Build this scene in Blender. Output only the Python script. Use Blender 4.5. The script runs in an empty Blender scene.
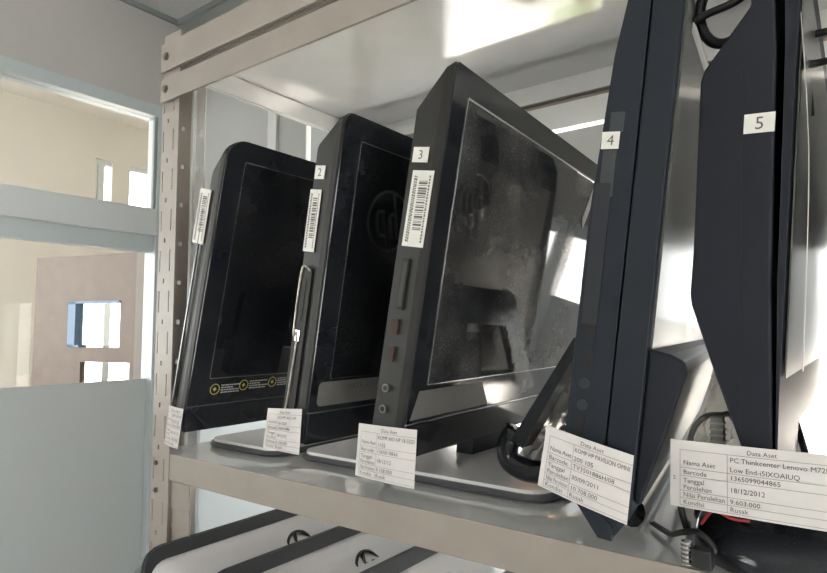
import bpy, bmesh, math, random
from mathutils import Vector, Matrix
random.seed(7)
S = bpy.context.scene
COL = S.collection

# ------------------------------------------------------------------ camera
cam = bpy.data.cameras.new('camera'); cam.sensor_width = 36.0; cam.lens = 36.0*600/827
cam.clip_start = 0.01
co = bpy.data.objects.new('camera', cam); COL.objects.link(co)
co.location = (0, -.466, 1.368)
co.rotation_euler = (math.radians(90+4.1), 0, math.radians(36.7))
S.camera = co

# ------------------------------------------------------------------ world, lights, exposure
SKY = 7.0
w = bpy.data.worlds.new('sky'); S.world = w; w.use_nodes = True
wn = w.node_tree.nodes; wn.clear(); wl = w.node_tree.links
wo = wn.new('ShaderNodeOutputWorld'); wb = wn.new('ShaderNodeBackground')
wc = wn.new('ShaderNodeTexCoord'); wsep = wn.new('ShaderNodeSeparateXYZ'); wr = wn.new('ShaderNodeValToRGB')
wr.color_ramp.elements[0].position = 0.0; wr.color_ramp.elements[0].color = (1, .985, .96, 1)
wr.color_ramp.elements[1].position = 0.8; wr.color_ramp.elements[1].color = (.84, .92, 1, 1)
wl.new(wc.outputs['Generated'], wsep.inputs[0]); wl.new(wsep.outputs['Z'], wr.inputs[0])
wl.new(wr.outputs[0], wb.inputs[0]); wl.new(wb.outputs[0], wo.inputs[0])
wb.inputs[1].default_value = SKY
sun = bpy.data.lights.new('sun', 'SUN'); sun.energy = 48; sun.angle = math.radians(3); sun.color = (1, .96, .9)
so = bpy.data.objects.new('sun', sun); COL.objects.link(so)
so.rotation_euler = Vector((-.64, .03, -.76)).to_track_quat('-Z', 'Y').to_euler()
S.view_settings.view_transform = 'Standard'; S.view_settings.look = 'None'
S.view_settings.gamma = 1.0; S.view_settings.use_curve_mapping = False
S.view_settings.exposure = 0.3
S.cycles.max_bounces = 10; S.cycles.diffuse_bounces = 6; S.cycles.glossy_bounces = 6
S.cycles.transparent_max_bounces = 16; S.cycles.transmission_bounces = 8
S.cycles.caustics_reflective = False; S.cycles.caustics_refractive = False
S.cycles.sample_clamp_indirect = 8.0

# ------------------------------------------------------------------ materials
MATS = {}
def mat(name, col, rough=.5, metal=0, spec=.5, noise=0, nscale=20, bump=0, bscale=200, coat=0, emit=None, trans=0, alpha=1):
    if name in MATS: return MATS[name]
    m = bpy.data.materials.new(name); m.use_nodes = True; MATS[name] = m
    nt = m.node_tree; b = nt.nodes['Principled BSDF']
    b.inputs['Base Color'].default_value = (*col, 1); b.inputs['Roughness'].default_value = rough
    b.inputs['Metallic'].default_value = metal; b.inputs['Specular IOR Level'].default_value = spec
    b.inputs['Coat Weight'].default_value = coat; b.inputs['Coat Roughness'].default_value = .05
    b.inputs['Transmission Weight'].default_value = trans; b.inputs['Alpha'].default_value = alpha
    if emit:
        b.inputs['Emission Color'].default_value = (*emit[0], 1); b.inputs['Emission Strength'].default_value = emit[1]
    tc = nt.nodes.new('ShaderNodeTexCoord')
    if noise:
        n = nt.nodes.new('ShaderNodeTexNoise'); n.inputs['Scale'].default_value = nscale; n.inputs['Detail'].default_value = 6
        r = nt.nodes.new('ShaderNodeMapRange'); r.inputs['From Min'].default_value = .3; r.inputs['From Max'].default_value = .7
        r.inputs['To Min'].default_value = 1-noise; r.inputs['To Max'].default_value = 1+noise*.5
        mx = nt.nodes.new('ShaderNodeVectorMath'); mx.operation = 'SCALE'; mx.inputs[0].default_value = col
        nt.links.new(tc.outputs['Object'], n.inputs['Vector']); nt.links.new(n.outputs['Fac'], r.inputs[0])
        nt.links.new(r.outputs[0], mx.inputs['Scale']); nt.links.new(mx.outputs[0], b.inputs['Base Color'])
    if bump:
        n2 = nt.nodes.new('ShaderNodeTexNoise'); n2.inputs['Scale'].default_value = bscale; n2.inputs['Detail'].default_value = 3
        bp = nt.nodes.new('ShaderNodeBump'); bp.inputs['Strength'].default_value = bump; bp.inputs['Distance'].default_value = .002
        nt.links.new(tc.outputs['Object'], n2.inputs['Vector']); nt.links.new(n2.outputs['Fac'], bp.inputs['Height'])
        nt.links.new(bp.outputs[0], b.inputs['Normal'])
    return m

def dusty(name, col, rough, amount, dust=(.42, .42, .42), speck=900, haze=.25):
    """glossy black plastic or glass under a layer of dust specks"""
    m = mat(name, col, rough, spec=.55); nt = m.node_tree; b = nt.nodes['Principled BSDF']
    tc = nt.nodes.new('ShaderNodeTexCoord')
    v = nt.nodes.new('ShaderNodeTexNoise'); v.inputs['Scale'].default_value = speck; v.inputs['Detail'].default_value = 2
    n = nt.nodes.new('ShaderNodeTexNoise'); n.inputs['Scale'].default_value = 9; n.inputs['Detail'].default_value = 5
    nt.links.new(tc.outputs['Object'], v.inputs['Vector']); nt.links.new(tc.outputs['Object'], n.inputs['Vector'])
    r1 = nt.nodes.new('ShaderNodeMapRange'); r1.inputs['From Min'].default_value = .62; r1.inputs['From Max'].default_value = .70
    r2 = nt.nodes.new('ShaderNodeMapRange'); r2.inputs['From Min'].default_value = .38; r2.inputs['From Max'].default_value = .68
    nt.links.new(v.outputs['Fac'], r1.inputs[0]); nt.links.new(n.outputs['Fac'], r2.inputs[0])
    r1.inputs['To Min'].default_value = haze
    mu = nt.nodes.new('ShaderNodeMath'); mu.operation = 'MULTIPLY'
    nt.links.new(r1.outputs[0], mu.inputs[0]); nt.links.new(r2.outputs[0], mu.inputs[1])
    m2 = nt.nodes.new('ShaderNodeMath'); m2.operation = 'MULTIPLY'; m2.inputs[1].default_value = amount
    nt.links.new(mu.outputs[0], m2.inputs[0])
    d = nt.nodes.new('ShaderNodeBsdfDiffuse'); d.inputs[0].default_value = (*dust, 1)
    mix = nt.nodes.new('ShaderNodeMixShader'); out = nt.nodes['Material Output']
    nt.links.new(m2.outputs[0], mix.inputs[0]); nt.links.new(b.outputs[0], mix.inputs[1]); nt.links.new(d.outputs[0], mix.inputs[2])
    nt.links.new(mix.outputs[0], out.inputs[0])
    return m

def pane(name, tint=(1, 1, 1), refl=.08, rough=0.0):
    """thin architectural glass: lets light straight through with a mirror-like reflection on top"""
    m = bpy.data.materials.new(name); m.use_nodes = True; MATS[name] = m; nt = m.node_tree; nt.nodes.clear()
    o = nt.nodes.new('ShaderNodeOutputMaterial'); t = nt.nodes.new('ShaderNodeBsdfTransparent'); g = nt.nodes.new('ShaderNodeBsdfGlossy')
    t.inputs[0].default_value = (*tint, 1); g.inputs['Roughness'].default_value = rough
    f = nt.nodes.new('ShaderNodeFresnel'); f.inputs[0].default_value = 1.5
    mx = nt.nodes.new('ShaderNodeMixShader')
    ge = nt.nodes.new('ShaderNodeNewGeometry'); iv = nt.nodes.new('ShaderNodeMath'); iv.operation = 'SUBTRACT'; iv.inputs[0].default_value = 1
    ml = nt.nodes.new('ShaderNodeMath'); ml.operation = 'MULTIPLY'      # the exit face only lets light through
    nt.links.new(ge.outputs['Backfacing'], iv.inputs[1]); nt.links.new(f.outputs[0], ml.inputs[0]); nt.links.new(iv.outputs[0], ml.inputs[1])
    nt.links.new(ml.outputs[0], mx.inputs[0]); nt.links.new(t.outputs[0], mx.inputs[1]); nt.links.new(g.outputs[0], mx.inputs[2])
    nt.links.new(mx.outputs[0], o.inputs[0]); return m

def frosted(name, col=(.85, .88, .88), tr=.6):
    m = bpy.data.materials.new(name); m.use_nodes = True; MATS[name] = m; nt = m.node_tree; nt.nodes.clear()
    o = nt.nodes.new('ShaderNodeOutputMaterial'); t = nt.nodes.new('ShaderNodeBsdfTranslucent'); d = nt.nodes.new('ShaderNodeBsdfDiffuse')
    t.inputs[0].default_value = (*col, 1); d.inputs[0].default_value = (*col, 1)
    mx = nt.nodes.new('ShaderNodeMixShader'); mx.inputs[0].default_value = tr
    nt.links.new(d.outputs[0], mx.inputs[1]); nt.links.new(t.outputs[0], mx.inputs[2]); nt.links.new(mx.outputs[0], o.inputs[0]); return m

def plastic_film(name, a=.55, tcol=(.72, .70, .67), gl=.5):
    m = bpy.data.materials.new(name); m.use_nodes = True; MATS[name] = m; nt = m.node_tree; nt.nodes.clear()
    o = nt.nodes.new('ShaderNodeOutputMaterial'); t = nt.nodes.new('ShaderNodeBsdfTransparent'); p = nt.nodes.new('ShaderNodeBsdfPrincipled')
    tl = nt.nodes.new('ShaderNodeBsdfTranslucent'); tl.inputs[0].default_value = (*tcol, 1)
    p.inputs['Base Color'].default_value = (.62, .61, .59, 1); p.inputs['Roughness'].default_value = .12
    m1 = nt.nodes.new('ShaderNodeMixShader'); m1.inputs[0].default_value = gl
    m2 = nt.nodes.new('ShaderNodeMixShader'); m2.inputs[0].default_value = a
    nt.links.new(tl.outputs[0], m1.inputs[1]); nt.links.new(p.outputs[0], m1.inputs[2])
    nt.links.new(t.outputs[0], m2.inputs[1]); nt.links.new(m1.outputs[0], m2.inputs[2]); nt.links.new(m2.outputs[0], o.inputs[0]); return m

M_WALL = mat('wall_paint', (.60, .575, .56), .85, noise=.04, nscale=3)
M_WALLB = mat('wall_paint_grey', (.56, .56, .55), .85, noise=.04, nscale=3)
M_CEIL = mat('ceiling_board', (.72, .72, .71), .9, noise=.05, nscale=60)
M_FLOOR = mat('floor_tile', (.55, .53, .50), .35, noise=.06, nscale=8)
M_ALU = mat('grey_aluminium', (.60, .65, .67), .35, metal=.0, spec=.6, noise=.03, nscale=10)
M_ALUD = mat('grey_rubber_trim', (.33, .36, .36), .6)
M_WHITEF = mat('white_window_frame', (.72, .74, .76), .4)
M_CREAM = mat('cream_wall', (.76, .72, .66), .85, noise=.04, nscale=2)
M_WOOD = mat('brown_board', (.15, .10, .078), .45, noise=.12, nscale=14)
M_BLUE = mat('blue_frame', (.13, .22, .36), .4)
M_RACK = mat('rack_paint_shaded', (.345, .302, .268), .38, spec=.45, noise=.06, nscale=25, bump=.04, bscale=90)  # same paint as the shelves, darkened to stand in for shade on the fronts
M_SHELF = mat('rack_paint_lit', (.88, .88, .87), .10, spec=.9, noise=.05, nscale=14, coat=.5)  # same rack paint, lightened to stand in for window light on the shelves
M_STEEL = mat('bolt_steel', (.22, .2, .18), .4, metal=.9)
M_DARK = mat('dark_gap', (.02, .02, .02), .8)
M_GLASS = pane('clear_glass', (.97, .985, .975))
M_FROST = frosted('frosted_film', (.62, .635, .64), .40)
M_FROSTB = frosted('frosted_glass_back', (.76, .80, .82), .13)
M_FILM = plastic_film('clear_plastic_wrap', .7)
M_FILM2 = plastic_film('creased_plastic_sheet', .8, (.95, .88, .80), .25)
M_PAPER = mat('white_paper', (.74, .70, .69), .8, noise=.03, nscale=60)
M_INK = mat('black_ink', (.13, .12, .12), .8)
M_INKG = mat('grey_ink', (.34, .32, .31), .8)
M_STK = mat('sticker_paper', (.80, .78, .73), .5, noise=.05, nscale=80)
M_BLACK = dusty('gloss_black_plastic', (.012, .014, .019), .12, .10)
M_SIDE = mat('matte_charcoal_side', (.020, .0185, .017), .5, spec=.3, noise=.15, nscale=30)
M_SIDE4 = mat('matte_slate_side', (.016, .021, .030), .45, spec=.3, noise=.1, nscale=30)
M_SIDE5 = mat('matte_black_side', (.014, .016, .025), .5, spec=.28, noise=.1, nscale=30)
M_SCREEN = dusty('dark_screen_glass', (.006, .007, .010), .05, .14)
M_SCREEND = dusty('dusty_screen_glass', (.014, .015, .018), .05, 1.0, dust=(.5, .5, .5), haze=.2); MATS['dusty_screen_glass'].node_tree.nodes['Principled BSDF'].inputs['Specular IOR Level'].default_value = 1.0
M_SCREENH = dusty('hazy_screen_glass', (.05, .05, .05), .28, .5, haze=.6)
M_TRIM = mat('silver_trim', (.75, .75, .76), .22, metal=.9)
M_CHROME = mat('chrome', (.85, .85, .86), .12, metal=1)
M_SILVER = mat('silver_plastic', (.88, .87, .86), .25, metal=.05, noise=.02, nscale=5)
M_CABLE = mat('black_cable', (.02, .02, .022), .45)
M_GREYC = mat('grey_cable', (.32, .31, .29), .5)
M_PORT = mat('port_black', (.008, .008, .008), .6)
M_PORTR = mat('port_rust', (.04, .018, .013), .6)
M_YEL = mat('yellow_print', (.52, .42, .12), .6)
M_WPRINT = mat('pale_print', (.42, .42, .42), .6)
M_FILMSTRIP = dusty('peeling_grey_sticker', (.17, .165, .155), .5, .5, speck=260)

def mesh_mat():
    """black perforated mesh: fine dots are too small to model"""
    m = mat('black_speaker_mesh', (.03, .032, .036), .45); nt = m.node_tree; b = nt.nodes['Principled BSDF']
    tc = nt.nodes.new('ShaderNodeTexCoord'); v = nt.nodes.new('ShaderNodeTexVoronoi'); v.inputs['Scale'].default_value = 420
    v.inputs['Randomness'].default_value = 0
    r = nt.nodes.new('ShaderNodeValToRGB'); r.color_ramp.elements[0].position = .25; r.color_ramp.elements[1].position = .45
    r.color_ramp.elements[0].color = (.005, .005, .006, 1); r.color_ramp.elements[1].color = (.040, .043, .05, 1)
    nt.links.new(tc.outputs['Object'], v.inputs['Vector']); nt.links.new(v.outputs['Distance'], r.inputs[0])
    nt.links.new(r.outputs[0], b.inputs['Base Color']); return m
M_MESH = mesh_mat()

# ------------------------------------------------------------------ mesh helpers
def link(name, me, m, parent=None, smooth=False):
    o = bpy.data.objects.new(name, me); COL.objects.link(o)
    if m: me.materials.append(m)
    if parent: o.parent = parent
    if smooth:
        for p in me.polygons: p.use_smooth = True
    return o
def bm_obj(name, bm, m, parent=None, smooth=False, recalc=True):
    if recalc: bmesh.ops.recalc_face_normals(bm, faces=bm.faces)
    me = bpy.data.meshes.new(name); bm.to_mesh(me); bm.free()
    return link(name, me, m, parent, smooth)
def bx(bm, x0, x1, y0, y1, z0, z1):
    v = [bm.verts.new(p) for p in ((x0,y0,z0),(x1,y0,z0),(x1,y1,z0),(x0,y1,z0),(x0,y0,z1),(x1,y0,z1),(x1,y1,z1),(x0,y1,z1))]
    for f in ((3,2,1,0),(4,5,6,7),(0,1,5,4),(1,2,6,5),(2,3,7,6),(3,0,4,7)): bm.faces.new([v[i] for i in f])
def boxes(name, L, m, parent=None, bev=0):
    bm = bmesh.new()
    for b in L: bx(bm, *b)
    o = bm_obj(name, bm, m, parent)
    if bev:
        md = o.modifiers.new('bevel', 'BEVEL'); md.width = bev; md.segments = 2; md.limit_method = 'ANGLE'
    return o
def tag(o, label=None, cat=None, group=None, kind=None):
    if label: o['label'] = label
    if cat: o['category'] = cat
    if group: o['group'] = group
    if kind: o['kind'] = kind
    return o
def struct(name, L, m, label, cat, parent=None, bev=0):
    o = boxes(name, L, m, parent, bev)
    return tag(o, label, cat, kind='structure')
def empty(name, loc=(0,0,0), mw=None):
    o = bpy.data.objects.new(name, None); COL.objects.link(o); o.empty_display_size = .05
    if mw is not None: o.matrix_world = mw
    else: o.location = loc
    return o
def rrect(u0, u1, v0, v1, r, seg=6):
    if not isinstance(r, (tuple, list)): r = (r,)*4
    P = []
    for (cx, cy, a0, rr) in ((u1-r[0], v0+r[0], -90, r[0]), (u1-r[1], v1-r[1], 0, r[1]), (u0+r[2], v1-r[2], 90, r[2]), (u0+r[3], v0+r[3], 180, r[3])):
        for i in range(seg+1):
            a = math.radians(a0+90*i/seg); P.append((cx+rr*math.cos(a), cy+rr*math.sin(a)))
    return P
def loft(bm, loops, cap=(True, True)):
    R = [[bm.verts.new(p) for p in L] for L in loops]; n = len(R[0])
    for a, b in zip(R, R[1:]):
        for i in range(n):
            j = (i+1) % n
            try: bm.faces.new((a[i], a[j], b[j], b[i]))
            except ValueError: pass
    if cap[0]: bm.faces.new(R[0][::-1])
    if cap[1]: bm.faces.new(R[-1])
def plate(name, outline, w0, w1, m, parent, axis='w', bev=0):
    """extrude a 2-D outline between w0 and w1 along the third local axis"""
    bm = bmesh.new(); loft(bm, [[(a, b, w0) for a, b in outline], [(a, b, w1) for a, b in outline]])
    o = bm_obj(name, bm, m, parent)
    if bev:
        md = o.modifiers.new('bevel', 'BEVEL'); md.width = bev; md.segments = 2; md.limit_method = 'ANGLE'
    return o
def catmull(P, n=8):
    P = [Vector(p) for p in P]; Q = [P[0]*2-P[1]] + P + [P[-1]*2-P[-2]]; out = []
    for i in range(1, len(Q)-2):
        for k in range(n):
            t = k/n; a, b, c, d = Q[i-1], Q[i], Q[i+1], Q[i+2]
            out.append(.5*((2*b)+(c-a)*t+(2*a-5*b+4*c-d)*t*t+(3*b-a-3*c+d)*t**3))
    out.append(P[-1]); return out
def tube_bm(bm, P, r, seg=8, closed=False):
    P = [Vector(p) for p in P]; n = len(P); prev = None; loops = []
    for i, p in enumerate(P):
        t = ((P[(i+1) % n]-P[i-1]) if closed else (P[min(i+1, n-1)]-P[max(i-1, 0)])).normalized()
        if prev is None: prev = t.orthogonal().normalized()
        prev = (prev-t*prev.dot(t)).normalized(); b = t.cross(prev)
        rr = r(i/(n-1)) if callable(r) else r
        loops.append([p+(prev*math.cos(2*math.pi*k/seg)+b*math.sin(2*math.pi*k/seg))*rr for k in range(seg)])
    if closed: loops.append(loops[0])
    loft(bm, loops, (not closed, not closed))
def tube(name, P, r, m, parent=None, seg=8, n=8, smooth=True, closed=False):
    bm = bmesh.new(); tube_bm(bm, catmull(P, n) if n else P, r, seg, closed); 
    if closed: bmesh.ops.remove_doubles(bm, verts=bm.verts, dist=1e-6)
    return bm_obj(name, bm, m, parent, smooth)
def disc_bm(bm, c, r, nrm, depth, seg=12):
    nrm = Vector(nrm).normalized(); a = nrm.orthogonal().normalized(); b = nrm.cross(a); c = Vector(c)
    L0 = [c+(a*math.cos(2*math.pi*k/seg)+b*math.sin(2*math.pi*k/seg))*r for k in range(seg)]
    L1 = [p+nrm*depth for p in L0]; loft(bm, [L0, L1])
_txt = {}
def text_polys(s, shear=0):
    """outline-filled letters of one line of text, in units of the letter height: (verts, faces, width)"""
    if (s, shear) in _txt: return _txt[(s, shear)]
    cu = bpy.data.curves.new('t', 'FONT'); cu.body = s; cu.size = 1; cu.resolution_u = 2; cu.shear = shear
    o = bpy.data.objects.new('t', cu); COL.objects.link(o)
    dg = bpy.context.evaluated_depsgraph_get(); dg.update()
    me = bpy.data.meshes.new_from_object(o.evaluated_get(dg))
    V = [tuple(v.co[:2]) for v in me.vertices]; F = [tuple(p.vertices) for p in me.polygons]
    wd = max([v[0] for v in V] or [0])
    bpy.data.objects.remove(o); bpy.data.curves.remove(cu); bpy.data.meshes.remove(me)
    _txt[(s, shear)] = (V, F, wd); return _txt[(s, shear)]
def put_text(bm, s, x, y, size, fn, align='l', squeeze=1.0, maxw=None, shear=0):
    V, F, wd = text_polys(s, shear); k = size*squeeze
    if maxw and wd*k > maxw: k = maxw/wd
    ox = x-(wd*k/2 if align == 'c' else 0)
    R = [bm.verts.new(fn(ox+v[0]*k, y+v[1]*size)) for v in V]
    for f in F:
        try: bm.faces.new([R[i] for i in f])
        except ValueError: pass

# ------------------------------------------------------------------ the room
XL, YB, CZ = -2.32, .94, 2.70
struct('floor', [(XL, 3.0, -3.4, YB, -.1, 0)], M_FLOOR, 'grey tiled floor of the storage room', 'floor')
struct('ceiling', [(XL-.1, 3.0, -3.4, YB+.15, CZ, CZ+.1)], M_CEIL, 'pale grey ceiling boards above the metal rack', 'ceiling')
# back wall with three openings
def wall_with_holes(name, axis, a0, a1, z0, z1, p0, p1, holes, m, label):
    """a wall in the X-Z (axis 'Y') or Y-Z (axis 'X') plane, cut into a grid of blocks around its openings"""
    A = sorted({a0, a1, *[h[0] for h in holes], *[h[1] for h in holes]}); Z = sorted({z0, z1, *[h[2] for h in holes], *[h[3] for h in holes]})
    L = []
    for za, zb in zip(Z, Z[1:]):
        run = None
        for a, b in zip(A, A[1:]):
            hole = any(h[0] <= a and b <= h[1] and h[2] <= za and zb <= h[3] for h in holes)
            if hole:
                if run: L.append((*run, za, zb)); run = None
            else: run = (run[0], b) if run else (a, b)
        if run: L.append((*run, za, zb))
    bxs = [(a, b, p0, p1, c, d) if axis == 'Y' else (p0, p1, a, b, c, d) for a, b, c, d in L]
    return struct(name, bxs, m, label, 'wall')
W1 = (-1.00, -.455, .80, 1.56); W1B = (-.255, 1.7, .80, 1.56); W2 = (-1.512, -1.22, 1.62, 2.40); W3 = (-2.22, -1.08, .08, 1.17)
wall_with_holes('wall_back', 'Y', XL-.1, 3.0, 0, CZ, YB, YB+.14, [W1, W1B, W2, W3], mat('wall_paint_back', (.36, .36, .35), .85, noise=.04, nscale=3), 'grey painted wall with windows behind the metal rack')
wall_with_holes('wall_front', 'Y', XL-.1, 3.0, 0, CZ, -3.5, -3.4, [(.9, 2.3, .9, 2.1)], M_WALLB, 'grey wall with an added fill-light window facing the rack')
wall_with_holes('wall_right', 'X', -3.5, YB+.15, 0, CZ, 3.0, 3.1, [(-2.0, -.8, 1.0, 2.1)], M_WALLB, 'grey wall with an added fill-light window beside the long low window')
rw = empty('window_10', (3.05, -1.4, 1.0)); tag(rw, 'added unseen fill-light window in the wall at the far end of the rack', 'window', kind='structure')  # unseen window added to brighten surfaces that face right
boxes('window_frame', [(-.03, .03, -.6, .6, 0, .05), (-.03, .03, -.6, .6, 1.05, 1.1), (-.03, .03, -.6, -.55, .05, 1.05), (-.03, .03, .55, .6, .05, 1.05), (-.03, .03, -.03, .03, .05, 1.05)], M_ALU, rw)
for a, b in ((-.55, -.03), (.03, .55)): boxes('pane', [(-.003, .003, a, b, .05, 1.05)], M_GLASS, rw)
# left wall: partition with glass
YG0, YG1 = -2.9, .86
wall_with_holes('wall_left', 'X', -3.4, YB, 0, CZ, XL-.1, XL, [(YG0, .885, .0, 2.30)], M_WALL, 'pale grey wall above the glazed partition')
struct('trim_1', [(XL, XL+.012, -3.4, YB, CZ-.022, CZ)], M_ALUD, 'dark trim line between glazed partition wall and ceiling', 'trim')
struct('trim_2', [(XL, 3.0, YB-.012, YB, CZ-.022, CZ)], M_ALUD, 'dark trim line between back wall and ceiling', 'trim')
struct('trim_3', [(-1.70, -1.655, YB-.012, YB, 1.2, CZ-.03)], mat('grey_cover_strip', (.52, .52, .51), .7), 'vertical cover strip on the back wall near the light slit', 'trim')

gp = empty('window_1', (XL, -.5, 0)); tag(gp, 'glazed partition with pale aluminium frame and frosted lower panel', 'partition', kind='structure')
def gpb(name, L, m, bev=.002):
    o = boxes(name, L, m, None, bev); o.parent = gp; o.matrix_parent_inverse = gp.matrix_basis.inverted(); return o
gpb('top_rail', [(XL-.07, XL+.012, YG0, .885, 2.25, 2.30)], M_ALU)
gpb('middle_rail', [(XL-.07, XL+.014, YG0, .862, 1.765, 1.862)], M_WHITEF)
gpb('rail_bead', [(XL-.05, XL+.022, YG0, .862, 1.752, 1.765)], M_WHITEF)
gpb('end_stile', [(XL-.07, XL+.010, .86, .885, 0, 2.25)], M_ALU)
gpb('stile_gasket', [(XL-.012, XL+.004, .846, .86, 1.862, 2.25)], M_ALUD)
gpb('stile', [(XL-.07, XL+.012, .262, .286, 1.862, 2.25)], M_ALU)
gpb('lower_sash', [(XL-.065, XL-.012, YG0, .862, 1.685, 1.752)], M_ALU)
gpb('glass_pane', [(XL-.03, XL-.024, .286, .86, 1.862, 2.25)], M_GLASS, 0)
gpb('glass_pane', [(XL-.03, XL-.024, YG0, .262, 1.862, 2.25)], M_GLASS, 0)
gpb('glass_pane', [(XL-.035, XL-.029, YG0, .86, 0.02, 1.685)], M_GLASS, 0)
o = gpb('frosted_film', [(XL-.028, XL-.026, YG0, .86, 0.02, 1.17)], M_FROST, 0)

# room behind the partition
struct('wall_far_room', [(-4.75, -4.65, -3.0, -2.7, 0, 3.0), (-4.75, -4.65, -2.7, -.2, 0, .9), (-4.75, -4.65, -2.7, -.2, 2.6, 3.0), (-4.75, -4.65, -.2, 1.45, 0, 3.0), (-4.75, -4.65, 2.3, 3.3, 0, 3.0), (-4.75, -4.65, 1.45, 2.3, 0, .9), (-4.75, -4.65, 1.45, 2.3, 1.75, 2.2), (-4.75, -4.65, 1.45, 1.70, 2.2, 3.0), (-4.75, -4.65, 1.70, 2.3, 2.68, 3.0), (-4.75, -4.65, 1.83, 1.97, 2.2, 2.68)], M_CREAM, 'cream wall of the neighbouring room seen through the glass partition', 'wall')  # long unseen opening towards the near end is added to brighten this room
struct('ceiling_far_room', [(-4.75, XL-.1, -3.0, 3.3, 3.0, 3.1)], M_CREAM, 'cream ceiling of the neighbouring room beyond the partition', 'ceiling')
struct('floor_far_room', [(-4.75, XL-.1, -3.0, 3.3, -.1, 0)], M_FLOOR, 'tiled floor of the neighbouring room beyond the partition', 'floor')
wall_with_holes('wall_far_front', 'Y', -4.75, XL-.1, 0, 3.0, -3.1, -3.0, [(-4.4, -2.7, .9, 2.7)], M_CREAM, 'cream wall with an added light opening at the near end of the neighbouring room')  # unseen opening added to let light into the neighbouring room
struct('wall_far_back', [(-4.75, XL-.1, 3.3, 3.4, 0, 3.0)], M_CREAM, 'cream end wall of the neighbouring room', 'wall')
struct('wall_far_side', [(XL-.1, XL, YB+.14, 3.3, 0, 3.0), (XL-.1, XL, -3.1, YB+.14, CZ+.1, 3.0)], M_CREAM, 'cream side wall of the neighbouring room', 'wall')
for k, (z0, z1, ys) in enumerate(((.9, 1.75, (1.45, 1.62, 1.84, 2.06, 2.3)), (2.2, 2.68, (1.70, 1.755, 1.90, 2.3)))):
    wf = empty('window_%d' % (k+5), (-4.7, 1.87, z0)); tag(wf, ('low' if k == 0 else 'high')+' white-framed window in the neighbouring cream room', 'window', kind='structure')
    L = [(-.03, .03, ys[0]-1.87, ys[-1]-1.87, 0, .04), (-.03, .03, ys[0]-1.87, ys[-1]-1.87, z1-z0-.04, z1-z0)]
    L += [(-.03, .03, y-1.87-(.0 if y == ys[0] else .025), y-1.87+(.0 if y == ys[-1] else .025), .04, z1-z0-.04) for y in ys]
    boxes('window_frame', L, M_WHITEF, wf)
    for a, b in zip(ys, ys[1:]): boxes('pane', [(-.004, .004, a-1.87+.02, b-1.87-.02, .04, z1-z0-.04)], M_GLASS, wf)
# brown board with a blue-framed opening, standing in the neighbouring room
br = empty('wooden_screen', mw=Matrix.Translation((-3.5, .88, 0)) @ Matrix.Rotation(math.atan2(.21, .7), 4, 'Z'))
tag(br, 'brown wooden board with blue-framed opening behind the glass partition', 'screen')
H1 = (.25, .585, 1.278, 1.51); H2 = (.335, .655, 1.05, 1.205)
A = [0, .25, .335, .585, .655, .73]
boxes('board', [(0, .25, 0, .03, 0, 1.747), (.25, .73, 0, .03, 1.51, 1.747), (.585, .73, 0, .03, 1.278, 1.51), (.25, .73, 0, .03, 1.205, 1.278), (.25, .335, 0, .03, 0, 1.205), (.655, .73, 0, .03, 0, 1.205), (.335, .655, 0, .03, 0, 1.05)], M_WOOD, br)
boxes('blue_frame', [(.25, .30, -.01, .04, 1.278, 1.51), (.25, .585, -.01, .04, 1.50, 1.512), (.25, .33, -.01, .04, 1.278, 1.29)], M_BLUE, br)
boxes('pane', [(.30, .585, .012, .018, 1.29, 1.50)], M_GLASS, br)
boxes('post', [(.70, .76, -.02, .05, 0, 1.76)], mat('grey_brown_post', (.20, .17, .15), .5), br)

# windows of the back wall
def window(name, hole, label, mull, glassmat, fr=.035, m=M_WHITEF):
    x0, x1, z0, z1 = hole; cx = (x0+x1)/2
    r = empty(name, (cx, YB+.07, z0)); tag(r, label, 'window', kind='structure'); h = z1-z0
    L = [(x0-cx, x1-cx, -.03, .03, 0, fr), (x0-cx, x1-cx, -.03, .03, h-fr, h), (x0-cx, x0-cx+fr, -.03, .03, fr, h-fr), (x1-cx-fr, x1-cx, -.03, .03, fr, h-fr)]
    L += [(a-cx-fr/2, a-cx+fr/2, -.03, .03, fr, h-fr) for a in mull]
    boxes('window_frame', L, m, r, .002)
    xs = [x0, *mull, x1]
    for a, b in zip(xs, xs[1:]): boxes('pane', [(a-cx+fr*.4, b-cx-fr*.4, -.003, .003, fr*.6, h-fr*.6)], glassmat, r)
    return r
window('window_2', W1, 'low bright window behind the dusty computer, left of the wall pier', [], M_GLASS)
window('window_9', W1B, 'long low window behind the thick black computer', [-.115, .6, 1.15], M_GLASS)
boxes('reflection_blocker', [(-.22-.7225, -.1325-.7225, -.015, .015, .035, .57)], M_WHITEF, bpy.data.objects['window_9'])  # opaque panel added out of view to cut the window's reflection in the screen
r = window('window_3', W2, 'narrow window with grey blind leaving a bright slit', [], M_GLASS, fr=.003)
boxes('blind', [(-.127, .14, -.065, -.05, .005, .775)], mat('grey_blind', (.40, .41, .41), .8), r)
window('window_4', W3, 'frosted white lower window pane beside the rack', [], M_FROSTB)
for k, x in enumerate((1.6,)):
    r = empty('window_%d' % (k+7), (x, -3.45, .9)); tag(r, 'added unseen fill-light window on the wall opposite the rack', 'window', None, 'structure')  # unseen window added as fill light on the rack fronts
    boxes('window_frame', [(-.7, .7, -.03, .03, 0, .05), (-.7, .7, -.03, .03, 1.15, 1.2), (-.7, -.65, -.03, .03, .05, 1.15), (.65, .7, -.03, .03, .05, 1.15), (-.03, .03, -.03, .03, .05, 1.15)], M_ALU, r)
    for a, b in ((-.65, -.03), (.03, .65)): boxes('pane', [(a, b, -.003, .003, .05, 1.15)], M_GLASS, r)

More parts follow.
